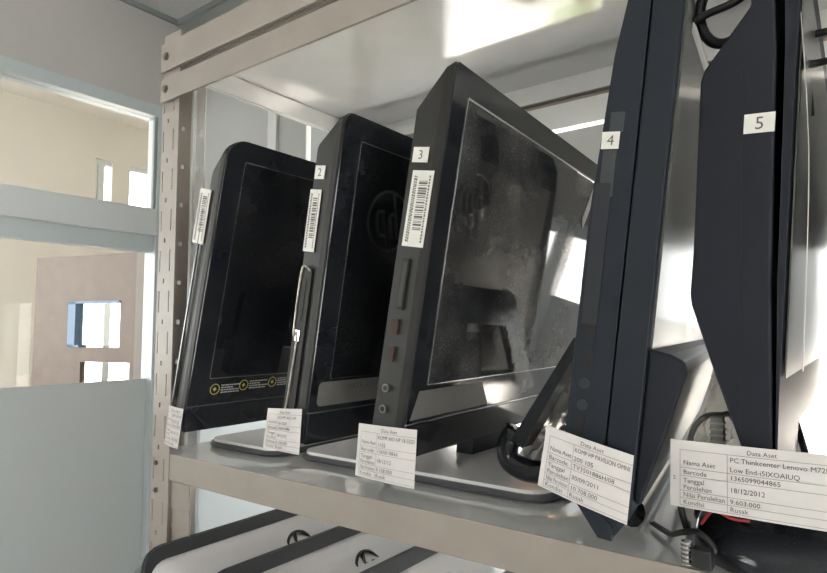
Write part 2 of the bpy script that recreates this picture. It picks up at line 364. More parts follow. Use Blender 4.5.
# ------------------------------------------------------------------ outdoors, seen in slits
struct('ground', [(-30, 30, 3.4, 60, -1.1, -1.0)], mat('pale_terracotta_paving', (.70, .62, .56), .9, noise=.2, nscale=.6), 'pale terracotta paving outside the window', 'ground')
hs = empty('neighbour_house', (-6.2, 14.5, -1.0)); tag(hs, 'white house with orange tiled roof outside the window', 'house')
boxes('wall', [(-3.0, 3.0, 0, 4, 0, 2.5)], mat('house_white', (.75, .74, .70), .9, noise=.05, nscale=2), hs)
bm = bmesh.new(); v = [bm.verts.new(p) for p in ((-3.3, -.4, 2.45), (3.3, -.4, 2.45), (3.3, 4.4, 2.45), (-3.3, 4.4, 2.45), (-2.2, 2, 3.6), (2.2, 2, 3.6))]
for f in ((0, 1, 5, 4), (1, 2, 5), (2, 3, 4, 5), (3, 0, 4), (3, 2, 1, 0)): bm.faces.new([v[i] for i in f])
bm_obj('roof', bm, mat('orange_roof', (.62, .28, .12), .85, noise=.15, nscale=6), hs)
for x in (-2, 0, 2): boxes('window', [(x-.4, x+.4, -.03, .05, .9, 1.9)], mat('house_window', (.1, .12, .14), .2), hs)
def tree(loc, h, r, label, seed):
    t = empty('tree', loc); tag(t, label, 'tree'); rnd = random.Random(seed)
    tube('trunk', [(0, 0, 0), (.05, 0, h*.4), (0, .05, h*.7)], .1, mat('bark', (.12, .08, .05), .9), t)
    bm = bmesh.new()
    for i in range(1600):
        d = Vector((rnd.gauss(0, 1), rnd.gauss(0, 1), rnd.gauss(0, 1))).normalized()*r*rnd.uniform(.55, 1)*(1+.2*math.sin(i*1.7))
        c = Vector((0, 0, h*.75))+d; a = Vector((rnd.uniform(-1, 1), rnd.uniform(-1, 1), rnd.uniform(-.5, .5))).normalized(); b = a.orthogonal().normalized(); s = r*.11
        bm.faces.new([bm.verts.new(c+a*s), bm.verts.new(c+b*s*.5), bm.verts.new(c-a*s), bm.verts.new(c-b*s*.5)])
    o = bm_obj('foliage', bm, mat('leaf_green', (.22, .36, .10), .7, noise=.3, nscale=3), t, recalc=False); o['kind'] = 'stuff'
tree((-8.6, 12.0, -1.0), 2.6, .9, 'leafy green tree outside the window before the white house', 3)
tree((-1.9, 4.6, -1.0), 1.0, .42, 'low yellow-green shrub outside the window', 5)

# ------------------------------------------------------------------ the rack
RX0, RX1, RD = -.800, .40, .44
rack = empty('storage_rack', ((RX0+RX1)/2, RD/2, 0)); tag(rack, 'beige slotted-angle steel rack holding the row of black computers', 'rack')
RI = rack.matrix_basis.inverted() if False else Matrix.Translation(-Vector(((RX0+RX1)/2, RD/2, 0)))
def rp(o):
    o.parent = rack; o.matrix_parent_inverse = RI; return o
def perforated(bm, As, Zs, hole, fn, th):
    """flat steel strip with real holes: As across, Zs along; fn(a, z, depth) gives the point"""
    na, nz = len(As)-1, len(Zs)-1; V = {}
    def vt(i, j, k):
        if (i, j, k) not in V: V[(i, j, k)] = bm.verts.new(fn(As[i], Zs[j], th*k))
        return V[(i, j, k)]
    solid = lambda i, j: 0 <= i < na and 0 <= j < nz and not hole(i, j)
    for i in range(na):
        for j in range(nz):
            if not solid(i, j): continue
            bm.faces.new((vt(i,j,0), vt(i+1,j,0), vt(i+1,j+1,0), vt(i,j+1,0))); bm.faces.new((vt(i,j,1), vt(i,j+1,1), vt(i+1,j+1,1), vt(i+1,j,1)))
            if not solid(i-1, j): bm.faces.new((vt(i,j,0), vt(i,j+1,0), vt(i,j+1,1), vt(i,j,1)))
            if not solid(i+1, j): bm.faces.new((vt(i+1,j,0), vt(i+1,j,1), vt(i+1,j+1,1), vt(i+1,j+1,0)))
            if not solid(i, j-1): bm.faces.new((vt(i,j,0), vt(i,j,1), vt(i+1,j,1), vt(i+1,j,0)))
            if not solid(i, j+1): bm.faces.new((vt(i,j+1,0), vt(i+1,j+1,0), vt(i+1,j+1,1), vt(i,j+1,1)))
TOPZ = 1.795
def post(px, py, sx, sy):
    """slotted angle post: flange across the front and flange along the side; sx, sy say which way the flanges run"""
    zs = [0.0]; z = .012; kinds = ['s']
    P = .0575
    while z < TOPZ-.06:
        zs += [z, z+.030, z+.041, z+.0475]; kinds += ['slot', 's', 'dot', 's']; z += P
    zs.append(TOPZ)
    bm = bmesh.new()
    a1 = [0, .0040, .0062, .014, .0175, .0288, .0310, .042]
    def hole1(i, j):
        k = kinds[j] if j < len(kinds) else 's'
        return (k == 'slot' and i in (1, 5)) or (k == 'dot' and i == 3)
    perforated(bm, a1, zs, hole1, lambda a, z_, t: (px+sx*a, py+sy*t, z_), .002)
    a2 = [.002, .014, .019, .030, .035, .046]
    def hole2(i, j):
        k = kinds[j] if j < len(kinds) else 's'
        return (k == 'dot' and i in (1, 3))
    perforated(bm, a2, zs, hole2, lambda a, z_, t: (px+sx*t, py+sy*a, z_), .002)
    return rp(bm_obj('post', bm, M_RACK))
post(RX0, -.002, 1, 1); post(RX1, -.002, -1, 1); post(RX0, RD+.002, 1, -1); post(RX1, RD+.002, -1, -1)
# second angle bolted inside the front-left post
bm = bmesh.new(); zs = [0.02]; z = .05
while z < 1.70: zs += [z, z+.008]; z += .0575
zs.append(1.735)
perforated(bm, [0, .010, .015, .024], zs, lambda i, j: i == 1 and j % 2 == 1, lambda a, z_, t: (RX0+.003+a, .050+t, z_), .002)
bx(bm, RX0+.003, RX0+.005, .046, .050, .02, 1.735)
rp(bm_obj('inner_angle', bm, M_SHELF))  # lighter paint copy stands in for light falling on this angle
def shelf(zt, lip, name='shelf'):
    s = rp(empty(name, ((RX0+RX1)/2, RD/2, zt))); s.matrix_parent_inverse = RI
    hx, hy = (RX1-RX0)/2-.004, RD/2-.001
    e = .0022
    boxes('tray', [(-hx, hx, -hy+.0, hy, -e, 0), (-hx, hx, -hy, -hy+e, -lip, -e), (-hx, hx, hy-e, hy, -lip, -e), (-hx, -hx+e, -hy+e, hy-e, -lip, -e), (hx-e, hx, -hy+e, hy-e, -lip, -e)], M_SHELF, s)
    # folded-in return under each lip
    boxes('lip_return', [(-hx, hx, -hy, -hy+.012, -lip-.0015, -lip), (-hx, hx, hy-.012, hy, -lip-.0015, -lip)], M_RACK, s)
    boxes('front_lip', [(-hx+.04, hx-.04, -hy-.0032, -hy-.0002, -lip, .0005)], M_RACK, s, .001)
    return s
shelf(1.20, .034); shelf(1.776, .036); shelf(.69, .034); shelf(.14, .034)
# lower front and back beams of the top shelf, plus the front face of its lip
rp(boxes('front_beam', [(RX0+.004, RX1-.004, -.0085, -.0045, 1.693, 1.727), (RX0+.004, RX1-.004, -.0045, .012, 1.7255, 1.727)], M_RACK, None, .001))
rp(boxes('front_lip_face', [(RX0+.003, RX1-.003, -.0085, -.0045, 1.738, 1.779)], M_RACK, None, .001))
rp(boxes('back_beam', [(RX0+.004, RX1-.004, RD-.0055, RD-.0015, 1.686, 1.732), (RX0+.004, RX1-.004, RD-.02, RD-.0055, 1.686, 1.6875)], M_SHELF, None))
rp(boxes('gap_blocker', [(RX0+.045, RX1-.045, RD-.0008, RD+.0012, 1.722, 1.748)], M_RACK, None))  # plate added behind the gap to block light so the groove looks dark
rp(boxes('side_beam', [(RX0+.008, RX0+.011, .05, RD-.05, 1.742, 1.772)], M_SHELF, None))
# corner plates
for z in (1.20, .69):
    rp(boxes('corner_plate', [(RX0+.0425, RX0+.085, .0015, .0035, z-.072, z-.0365)], M_RACK, None, .0008))
    rp(boxes('corner_plate', [(RX0+.0425, RX0+.083, .004, .006, z-.125, z-.069)], M_RACK, None, .0008))
def bolt(x, z, y=-.0085, r=.0048):
    bm = bmesh.new(); disc_bm(bm, (0, 0, 0), r, (0, -1, 0), .0022, 6); disc_bm(bm, (0, -.0021, 0), r*.62, (0, -1, 0), .0016, 10)
    o = bm_obj('bolt', bm, M_STEEL); o.location = (x, y, z); return rp(o)
for x in (RX0+.017, RX1-.017): bolt(x, 1.7585, r=.0062); bolt(x, 1.7105, r=.0062)
for z in (1.185, 1.148, .675): bolt(RX0+.012, z, -.002, .0035)

# ------------------------------------------------------------------ computers
def frame(O, lean, yaw):
    a, l = math.radians(yaw), math.radians(lean)
    h = Vector((math.sin(a), math.cos(a), 0)); r = Vector((h.y, -h.x, 0)); Z = Vector((0, 0, 1))
    e = Z*math.cos(l)+r*math.sin(l); n = r*math.cos(l)-Z*math.sin(l)
    return Matrix(((h.x, e.x, n.x, O[0]), (h.y, e.y, n.y, O[1]), (h.z, e.z, n.z, O[2]), (0, 0, 0, 1)))
def side_box(name, v0, v1, w0, w1, m, parent, depth=.0008, u=0.0, skew=0):
    """thin piece on the near side face (u = 0), from v0..v1 and w0..w1"""
    bm = bmesh.new(); k = skew
    P = [(v0, w0-k), (v1, w0), (v1, w1), (v0, w1-k)]
    loft(bm, [[(u-depth, a, b) for a, b in P], [(u+.0005, a, b) for a, b in P]])
    return bm_obj(name, bm, m, parent)
def sticker_number(parent, s, v0, v1, w0, w1, u=0.0, size=None):
    st = side_box('number_sticker', v0, v1, w0, w1, M_STK, parent, .0006, u); st['label'] = 'small white sticker numbered '+s
    bm = bmesh.new(); sz = size or (v1-v0)*.85
    V, F, wd = text_polys(s); 
    cx, cy = (w0+w1)/2, (v0+v1)/2
    put_text(bm, s, 0, 0, sz, lambda x, y: (u-.0008, cy-sz*.34+y, cx+x), 'c')
    o = bm_obj('digit', bm, M_INK, st, recalc=False); return st
def barcode(parent, v0, v1, w0, w1, u=0.0, skew=0, label='white barcode sticker'):
    st = side_box('barcode_sticker', v0, v1, w0, w1, M_STK, parent, .0006, u, skew); st['label'] = label
    rnd = random.Random(int(v0*1e4)+7); bm = bmesh.new(); H = v1-v0; Wd = w1-w0
    def q(va, vb, wa, wb):
        f = lambda v_: -skew*(1-(v_-v0)/H)
        bm.faces.new([bm.verts.new(p) for p in ((u-.0008, va, wa+f(va)), (u-.0008, vb, wa+f(vb)), (u-.0008, vb, wb+f(vb)), (u-.0008, va, wb+f(va)))])
    v = v0+H*.22
    while v < v1-H*.14:
        b = rnd.choice((.0006, .0009, .0014, .002)); q(v, v+b, w0+Wd*.38, w0+Wd*.78); v += b+rnd.choice((.0007, .001, .0016))
    for col in (.16, .24, .86):
        v = v0+H*.06
        while v < v1-H*.08:
            b = rnd.uniform(.001, .0026); q(v, v+b, w0+Wd*(col-.035), w0+Wd*(col+.035)); v += b+.0009
    o = bm_obj('barcode_print', bm, M_INK, st, recalc=False); return st
def hp_logo(parent, u, v, w, r, m, sgn=-1, th=1.0):
    """round embossed badge with slanted two-letter mark"""
    bm = bmesh.new(); n = 40
    ring = [Vector((u+r*math.cos(2*math.pi*k/n), v+r*math.sin(2*math.pi*k/n), w)) for k in range(n)]
    tube_bm(bm, ring, r*.05*th, 6, True)
    # h: tall slanted stem + arch; p: arch + descending stem
    def stroke(P, rr=r*.06*th): tube_bm(bm, [Vector((u+sgn*p[0]*r, v+p[1]*r, w)) for p in P], rr, 6)
    stroke([(-.10, .95), (-.52, -.55)]); stroke([(-.36, .18), (-.12, .28), (-.02, .14), (-.22, -.55)])
    stroke([(.36, .28), (-.0, -.95)]); stroke([(.30, .28), (.58, .26), (.62, .10), (.50, -.38), (.38, -.52), (.12, -.52)])
    o = bm_obj('logo', bm, m, parent, True); return o
def computer(name_label, O, lean, yaw, W, H, T, rtop, prof, screenmat, trims=True, chin=.036, scr=(.029, .073, .356), neck=True, base=None, group=None):
    r = empty('all_in_one_computer', mw=frame(O, lean, yaw)); tag(r, name_label, 'computer')
    bm = bmesh.new()
    L = []
    for (w_, ins, it, ib) in prof:
        L.append([(a, b, w_) for a, b in rrect(ins, W-ins, ib, H-it, (max(.004, rtop*.4-ins*.3), max(.003, rtop-ins*.2), max(.003, rtop-ins*.2), max(.004, rtop*.4-ins*.3)), 6)])
    loft(bm, L); bm_obj('housing', bm, M_SIDE if screenmat is not M_SCREENH else M_SIDE4, r)
    return r
def hp_machine(label, O, lean, yaw, H, T, rtop, screenmat, back_taper=(.0, .045), extra_top=.004, W=.49):
    prof = [(-T, .014, back_taper[1], .012), (-T+.004, .004, back_taper[1]-.006, .004), (-.012, .0, extra_top, 0), (-.004, 0, 0, 0), (-.0015, .001, .001, .001)]
    r = computer(label, O, lean, yaw, W, H, T, rtop, prof, screenmat)
    # glossy front: bezel around the screen, screen panel, trim line, chin
    u0, v0, v1 = .029, .073, H-.027; u1 = W-.029
    bm = bmesh.new()
    outer = rrect(.0008, W-.0008, .037, H-.0008, (.002, max(.004, rtop-.001), max(.004, rtop-.001), .002), 6)
    inner = rrect(u0, u1, v0, v1, .0015, 6)
    L = [[(a, b, -.0015) for a, b in outer], [(a, b, .0) for a, b in outer], [(a, b, .0) for a, b in inner], [(a, b, -.0012) for a, b in inner]]
    loft(bm, L, (False, False)); bm_obj('bezel', bm, M_BLACK, r)
    plate('screen', inner, -.0014, -.0005, screenmat, r)
    bm = bmesh.new()
    tw = .0022 if screenmat is M_SCREEND else .0011
    i2 = rrect(u0+tw*.5, u1-tw, v0+tw*.5, v1-tw, .001, 6)
    loft(bm, [[(a, b, -.0005) for a, b in inner], [(a, b, .0006) for a, b in inner], [(a, b, .0006) for a, b in i2], [(a, b, -.0005) for a, b in i2]], (False, False))
    bm_obj('screen_trim', bm, M_TRIM, r)
    plate('chin', rrect(.0006, W-.0006, .001, .0352, .002, 3), -.003, .0018, M_BLACK, r, bev=.0008)
    boxes('chin_ridge', [(.001, W-.001, .0354, .0366, -.002, .0012)], M_TRIM if False else mat('ridge_grey', (.22, .23, .25), .25, metal=.6), r)
    # back: badge, vents, stand
    hp_logo(r, {.030: .245, .014: .325}.get(rtop, .19), .25, -T-.0006, .042, mat('badge_grey', (.60, .60, .61), .3, metal=.5))
    for k in range(7): boxes('vent', [(.15, .34, H-.085-k*.006-.0018, H-.085-k*.006, -T-.001, -T+.001)], M_PORT, r)
    return r
def stand(r, O, lean, yaw, W, T, base, hn, rb=.03):
    """silver base plate lying on the shelf and a black neck up to the housing's back; base = (x0, x1, y0, y1) on the shelf"""
    x0, x1, y0, y1 = base; inv = r.matrix_basis.inverted(); zs = 1.2012
    bm = bmesh.new(); o1 = rrect(x0, x1, y0, y1, rb, 6); o2 = rrect(x0+.003, x1-.003, y0+.003, y1-.003, rb-.003, 6); o3 = rrect(x0+.006, x1-.006, y0+.006, y1-.006, rb-.005, 6)
    loft(bm, [[inv @ Vector((a, b, zs)) for a, b in o2], [inv @ Vector((a, b, zs+.003)) for a, b in o1], [inv @ Vector((a, b, zs+.007)) for a, b in o2]], (True, True)); bm_obj('base_rim', bm, mat('base_rim_grey', (.10, .10, .11), .3), r)
    bm = bmesh.new(); loft(bm, [[inv @ Vector((a, b, zs+.0065)) for a, b in o3], [inv @ Vector((a, b, zs+.0105)) for a, b in o3]]); bm_obj('base_plate', bm, M_SILVER, r)
    # neck
    yc = (y0+y1)/2; top = r.matrix_basis @ Vector((0, hn, -T+.002)); xc = top.x; xb = x0+.045
    bm = bmesh.new(); wd = .055
    P = [(xb-.012, zs+.009), (xb+.012, zs+.009), (xc+.004, top.z), (xc-.014, top.z+.015)]
    loft(bm, [[inv @ Vector((a, yc-wd, z)) for a, z in P], [inv @ Vector((a, yc+wd, z)) for a, z in P]]); bm_obj('neck', bm, M_BLACK, r)

# --- computer 1 (farthest along the rack)
O = (-.7325, 0, 1.2300)
c1 = hp_machine('glossy black all-in-one computer with energy badges, nearest the slotted corner post', O, 13.2, 0, .397, .036, .030, M_SCREEN, (.0, .03), .002)
stand(c1, O, 13.2, 0, .49, .036, (-.775, -.615, .058, .41), .10)
barcode(c1, .252, .325, -.046, -.022, 0, .0, 'white barcode sticker curling off the edge')
o = boxes('edge_strip', [(-.0006, .002, .03, .30, -.034, -.0318)], mat('ridge_grey', (.22, .23, .25), .25, metal=.6), c1)
rnd = random.Random(2)
for (cu, cv) in ((.040, .0575), (.088, .060), (.140, .061)):
    bm = bmesh.new(); ring = [Vector((cu+.0072*math.cos(2*math.pi*k/24), cv+.0072*math.sin(2*math.pi*k/24), .0006)) for k in range(24)]
    tube_bm(bm, ring, .0006, 5, True)
    bg = bm_obj('energy_badge', bm, M_YEL, c1)
    bm = bmesh.new()
    for k in range(5):
        q = rrect(cu-.0025+k*.001, cu-.0019+k*.001, cv-.003+abs(k-2)*.001, cv+.003-abs(k-2)*.001, .0001, 1); loft(bm, [[(a, b, .0002) for a, b in q], [(a, b, .0008) for a, b in q]])
    bm_obj('badge_mark', bm, M_YEL, bg)
    bm = bmesh.new()
    for k in range(4):
        u = cu+.010
        while u < cu+.040-(k == 1)*.012:
            l = rnd.uniform(.002, .006); q = rrect(u, u+l, cv+.004-k*.0034, cv+.0056-k*.0034, .0002, 1); loft(bm, [[(a, b, .0002) for a, b in q], [(a, b, .0005) for a, b in q]]); u += l+.001
    bm_obj('badge_lettering', bm, M_WPRINT, bg)

# --- computer 2
O = (-.4992, 0, 1.240)
c2 = hp_machine('glossy black all-in-one computer with worn chrome drive edge and grey scuffed strip', O, 9.6, 0, .371, .046, .014, M_SCREEN, (.0, .035), .003)
stand(c2, O, 9.6, 0, .49, .046, (-.600, -.465, .075, .41), .10)
sticker_number(c2, '2', .295, .310, -.0365, -.0215)
barcode(c2, .213, .283, -.040, -.023, label='white barcode sticker on the side edge')
# disc drive: chrome surround with dark slot
dd = side_box('disc_drive', .03, .195, -.038, -.020, M_SIDE, c2, .0015)
bm = bmesh.new(); tube_bm(bm, catmull([(-.002, .192, -.022), (-.002, .196, -.029), (-.002, .188, -.036), (-.002, .12, -.036), (-.002, .118, -.030), (-.002, .05, -.032), (-.002, .03, -.034)], 6), .0013, 6); bm_obj('drive_surround', bm, mat('worn_chrome', (.42, .38, .33), .35, metal=.7, noise=.4, nscale=120), c2, True)
side_box('drive_slot', .135, .180, -.033, -.0265, M_PORT, c2, .002)
side_box('drive_slot', .055, .105, -.034, -.0275, M_PORT, c2, .002)
side_box('eject_button', .112, .124, -.0335, -.0265, M_TRIM, c2, .0022)
bm = bmesh.new(); loft(bm, [[(a, b, .0002) for a, b in rrect(.012, .125, .0425, .070, .006, 4)], [(a, b, .0006) for a, b in rrect(.012, .125, .0425, .070, .006, 4)]])
st = bm_obj('scuffed_strip', bm, M_FILMSTRIP, c2); st['label'] = 'grey scuffed sticker strip with handwriting'
bm = bmesh.new(); put_text(bm, 'MATA  KSU', .058, .0585, .0105, lambda x, y: (x, y, .0009)); bm_obj('handwriting', bm, M_INK, st, recalc=False)

# --- computer 3
O = (-.3636, 0, 1.2402)
c3 = hp_machine('dusty black all-in-one computer with pointed corner and long silver gleam along screen', O, 9.8, -2.8, .390, .046, .006, M_SCREEND, (.0, .048), .004, W=.50)
stand(c3, O, 9.8, -2.8, .49, .046, (-.455, -.245, .072, .42), .10)
sticker_number(c3, '3', .291, .306, -.036, -.018)
barcode(c3, .208, .283, -.033, -.008, 0, .001, 'white barcode sticker below the numbered sticker')
side_box('disc_drive', .145, .196, -.030, -.022, M_PORT, c3, .001)
side_box('drive_grille', .148, .193, -.0285, -.0235, mat('grille_grey', (.03, .03, .03), .4), c3, .0014)
side_box('usb_port', .120, .135, -.033, -.025, M_PORTR, c3, .001)
side_box('usb_port', .093, .108, -.033, -.025, M_PORTR, c3, .001)
for v in (.066, .045):
    bm = bmesh.new(); disc_bm(bm, (0, v, -.029), .0042, (-1, 0, 0), .0012, 14); bm_obj('audio_jack', bm, mat('jack_metal', (.18, .17, .16), .4, metal=.6), c3)
    bm = bmesh.new(); disc_bm(bm, (-.001, v, -.029), .0026, (-1, 0, 0), .0005, 12); bm_obj('jack_hole', bm, M_PORT, c3)
bm = bmesh.new(); q = [(.006, .0395), (.172, .0395), (.150, .068), (.016, .068)]
loft(bm, [[(a, b, .0002) for a, b in q], [(a, b, .0005) for a, b in q]]); st = bm_obj('dust_strip', bm, M_FILMSTRIP, c3); st['label'] = 'grey dusty film on the lower bezel'
boxes('small_badge', [(.268, .284, .044, .062, 0, .0006)], M_WPRINT, c3)
for k, (a, b) in enumerate(((.02, .29), (.03, .305))): pass
bm = bmesh.new(); q = [(.405, .300), (.435, .352), (.452, .352), (.412, .285)]
loft(bm, [[(a, b, .0) for a, b in q], [(a, b, .0008) for a, b in q]]); st = bm_obj('torn_tape', bm, mat('grey_tape', (.33, .33, .33), .5), c3)

# --- computer 4
O4 = (-.1405, -.020, 1.213); L4, Y4 = 7.1, -7.5; W4, H4 = .60, .43
c4 = empty('all_in_one_computer', mw=frame(O4, L4, Y4)); tag(c4, 'slate black all-in-one computer with rear arch stand, taller with tapered foot at shelf edge', 'computer')
def extr(name, P, u0, u1, m, parent, bev=.002):
    """profile of (v, w) points extruded along u"""
    bm = bmesh.new(); loft(bm, [[(u0, a, b) for a, b in P], [(u1, a, b) for a, b in P]]); o = bm_obj(name, bm, m, parent)
    if bev:
        md = o.modifiers.new('bevel', 'BEVEL'); md.width = bev; md.segments = 2; md.limit_method = 'ANGLE'
    return o
extr('housing', [(0, -.012), (.0, -.022), (.035, -.052), (.07, -.0535), (.24, -.0525), (.36, -.046), (.405, -.040), (.425, -.028), (.43, -.0245), (.43, -.0238), (.02, -.0238), (.01, -.012)], 0, W4, M_SIDE4, c4)
extr('front_frame', [(.004, -.0228), (.43, -.0228), (.43, -.004), (.424, -.001), (.02, -.001), (.004, -.010)], .001, W4-.001, M_SIDE4, c4, .0015)
plate('screen', rrect(.012, W4-.012, .075, .418, .004, 4), -.0012, .0006, M_SCREENH, c4)
# speaker bar swelling out below the screen
sp = extr('speaker_bar', [(.030, -.001), (.028, .004), (.128, .026), (.136, .024), (.140, .014), (.142, -.001)], .006, W4-.006, M_SIDE5, c4, .002)
sticker_number(c4, '4', .288, .301, -.049, -.036)
side_box('tape_patch', .252, .287, -.047, -.037, mat('grey_tape_dark', (.05, .055, .06), .3), c4, .0005)
side_box('tape_patch', .301, .316, -.044, -.034, mat('grey_tape_dark', (.05, .055, .06), .3), c4, .0005)
side_box('disc_drive', .155, .262, -.050, -.0385, mat('drive_black', (.022, .024, .030), .3), c4, .0007)
for v in (.142, .122): side_box('usb_port', v, v+.013, -.046, -.039, M_PORT, c4, .0006)
for v in (.110, .094):
    bm = bmesh.new(); disc_bm(bm, (0, v, -.043), .004, (-1, 0, 0), .0008, 14); bm_obj('audio_jack', bm, mat('jack_grey', (.03, .032, .036), .4), c4)
side_box('card_slot', .070, .086, -.046, -.040, M_PORT, c4, .0006)
for k in range(9): side_box('side_vent', .048, .064, -.048+k*.0034, -.0465+k*.0034, M_PORT, c4, .0005)
# back: badge, panels, stickers, arch stand
bk = mat('back_shell_grey', (.26, .26, .265), .35, noise=.2, nscale=8)
boxes('back_panel', [(.06, .56, .10, .36, -.0555, -.053)], bk, c4, .001)
hp_logo(c4, .335, .297, -.0562, .040, mat('badge_grey', (.60, .60, .61), .3, metal=.5))
boxes('back_sticker', [(.415, .455, .305, .345, -.0563, -.0552)], M_STK, c4)
boxes('back_sticker', [(.385, .400, .225, .262, -.0563, -.0552)], M_STK, c4)
def local4(x, y, z): return c4.matrix_basis.inverted() @ Vector((x, y, z))
# arch: two splayed legs joined by a bar, leaning away from the back
arch_o = [(.24, .02), (.275, .165), (.285, .172), (.47, .172), (.482, .162), (.53, .02), (.485, .02), (.445, .118), (.332, .118), (.30, .02)]
bm = bmesh.new()
def aw(v): return -.056-(.172-v)*.25
loft(bm, [[(a, b, aw(b)) for a, b in arch_o], [(a, b, aw(b)-.014) for a, b in arch_o]]); bm_obj('arch_stand', bm, M_BLACK, c4)
# near rear leg with its rounded foot
bm = bmesh.new()
def bar(P, y0, y1):
    loft(bm, [[local4(a, y0, z) for a, z in P], [local4(a, y1, z) for a, z in P]])
legP = [(-.209, 1.340), (-.196, 1.345), (-.283, 1.238), (-.295, 1.248)]
bar([(-.2205, 1.3600), (-.2085, 1.3640), (-.2760, 1.2500), (-.2890, 1.2560)], .085, .11)
bm_obj('rear_leg', bm, M_BLACK, c4)
fo = catmull([(-.289, .097, 1.266), (-.298, .097, 1.249), (-.296, .097, 1.234), (-.279, .097, 1.2265), (-.248, .097, 1.2255), (-.20, .085, 1.2135), (-.16, .06, 1.2135)], 6)
bm = bmesh.new(); tube_bm(bm, [local4(*p) for p in fo], .0115, 10); bm_obj('foot', bm, M_BLACK, c4, True)

# --- computer 5
O5 = (-.0525, 0, 1.262)
c5 = empty('all_in_one_computer', mw=frame(O5, 4.9, 0)); tag(c5, 'thick black all-in-one computer with sloping back corner, on a black rounded base', 'computer')
i5 = c5.matrix_basis.inverted()
def p5(x, z):
    q = i5 @ Vector((x, 0, z)); return (q.y, q.z)
extr('housing', [p5(*p) for p in ((-.0515, 1.262), (-.061, 1.264), (-.0698, 1.2895), (-.0839, 1.336), (-.0980, 1.386), (-.0985, 1.394), (-.0954, 1.425), (-.0868, 1.548), (-.084, 1.556), (-.0535, 1.594), (-.047, 1.612), (-.0435, 1.652), (-.037, 1.654), (-.0385, 1.56), (-.0475, 1.40))], 0, .50, M_SIDE5, c5, .002)
extr('front_frame', [p5(*p) for p in ((-.0503, 1.262), (-.0440, 1.40), (-.0372, 1.50), (-.0335, 1.56), (-.030, 1.652), (-.0185, 1.654), (-.0275, 1.55), (-.0342, 1.4675), (-.0459, 1.3215), (-.0495, 1.264))], .0, .50, M_SIDE5, c5, .001)
scr5 = extr('screen', [p5(*p) for p in ((-.0435, 1.335), (-.0425, 1.3349), (-.0196, 1.625), (-.0206, 1.6251))], .012, .488, M_SCREENH, c5, 0)
# pale protective film lifting off the screen edge
bm = bmesh.new(); P = [(-.0330, 1.340), (-.0250, 1.460), (-.0235, 1.52), (-.0245, 1.585)]
Pv = catmull([(a, .012, z) for a, z in P], 6)
loft(bm, [[i5 @ Vector((p.x, .010, p.z)) for p in Pv]+[i5 @ Vector((p.x+.0006, .010, p.z)) for p in reversed(Pv)], [i5 @ Vector((p.x-.001, .030, p.z)) for p in Pv]+[i5 @ Vector((p.x-.0004, .030, p.z)) for p in reversed(Pv)]])
bm_obj('lifting_film', bm, mat('pale_film', (.62, .60, .57), .3), c5)
st = side_box('number_sticker', 0, .0135, 0, .0187, M_STK, c5, .0006); a = i5 @ Vector((-.0604, 0, 1.5038)); st.location = (0, a.y, a.z); st['label'] = 'small white sticker numbered 5'
bm = bmesh.new(); put_text(bm, '5', 0, 0, .0125, lambda x, y: (-.0008, .0024+y, .0092+x), 'c'); bm_obj('digit', bm, M_INK, st, recalc=False)
# seams on the side
for (xa, xb) in ((-.0700, -.0585),):
    P = [p5(xb-.001, 1.555), p5(xa, 1.30)]; 
    bm = bmesh.new(); q = [(P[0][0], P[0][1]), (P[0][0], P[0][1]+.0008), (P[1][0], P[1][1]+.0008), (P[1][0], P[1][1])]
    loft(bm, [[(-.0003, a_, b_) for a_, b_ in q], [(.001, a_, b_) for a_, b_ in q]]); bm_obj('side_seam', bm, M_PORT, c5)
# black rounded base and neck
bm = bmesh.new(); L = []
for t, k in ((0, 1.0), (.012, 1.0), (.022, .96), (.030, .86), (.0345, .70)):
    L.append([i5 @ Vector((-.028+a*k, .18+b*k, 1.2015+t)) for a, b in rrect(-.085, .085, -.185, .17, .07, 8)])
loft(bm, L); bm_obj('base', bm, M_BLACK, c5, True)
bm = bmesh.new(); loft(bm, [[i5 @ Vector((x, y, 1.232)) for x, y in rrect(-.075, -.035, .16, .32, .01, 3)], [i5 @ Vector((x, y, 1.34)) for x, y in rrect(-.085, -.06, .16, .32, .01, 3)]]); bm_obj('neck', bm, M_BLACK, c5)

# --- computer 6 (only its back edge shows past computer 5)
O6 = (.038, .075, 1.262)
c6 = empty('all_in_one_computer', mw=frame(O6, 5.5, 0)); tag(c6, 'black all-in-one computer mostly hidden behind the thick black one', 'computer')
extr('housing', [(0, -.020), (.0, -.030), (.05, -.060), (.12, -.066), (.27, -.060), (.33, -.045), (.38, -.030), (.38, -.0175)], 0, .48, M_SIDE5, c6)
extr('front_frame', [(.0, -.0165), (.38, -.0165), (.38, -.002), (.376, 0), (.004, 0), (0, -.002)], 0, .48, M_SIDE, c6)
plate('screen', rrect(.02, .46, .06, .36, .004, 3), -.001, .0006, M_SCREEN, c6)
i6 = c6.matrix_basis.inverted(); bm = bmesh.new()
loft(bm, [[i6 @ Vector((.165+a*k, .30+b*k, 1.2015+t)) for a, b in rrect(-.09, .10, -.14, .13, .06, 6)] for t, k in ((0, 1), (.01, 1), (.016, .9))]); bm_obj('base', bm, M_BLACK, c6)
bm = bmesh.new(); loft(bm, [[i6 @ Vector((x, y, 1.21)) for x, y in rrect(.06, .09, .24, .36, .006, 3)], [i6 @ Vector((x, y, 1.32)) for x, y in rrect(.018, .045, .24, .36, .006, 3)]]); bm_obj('neck', bm, M_BLACK, c6)

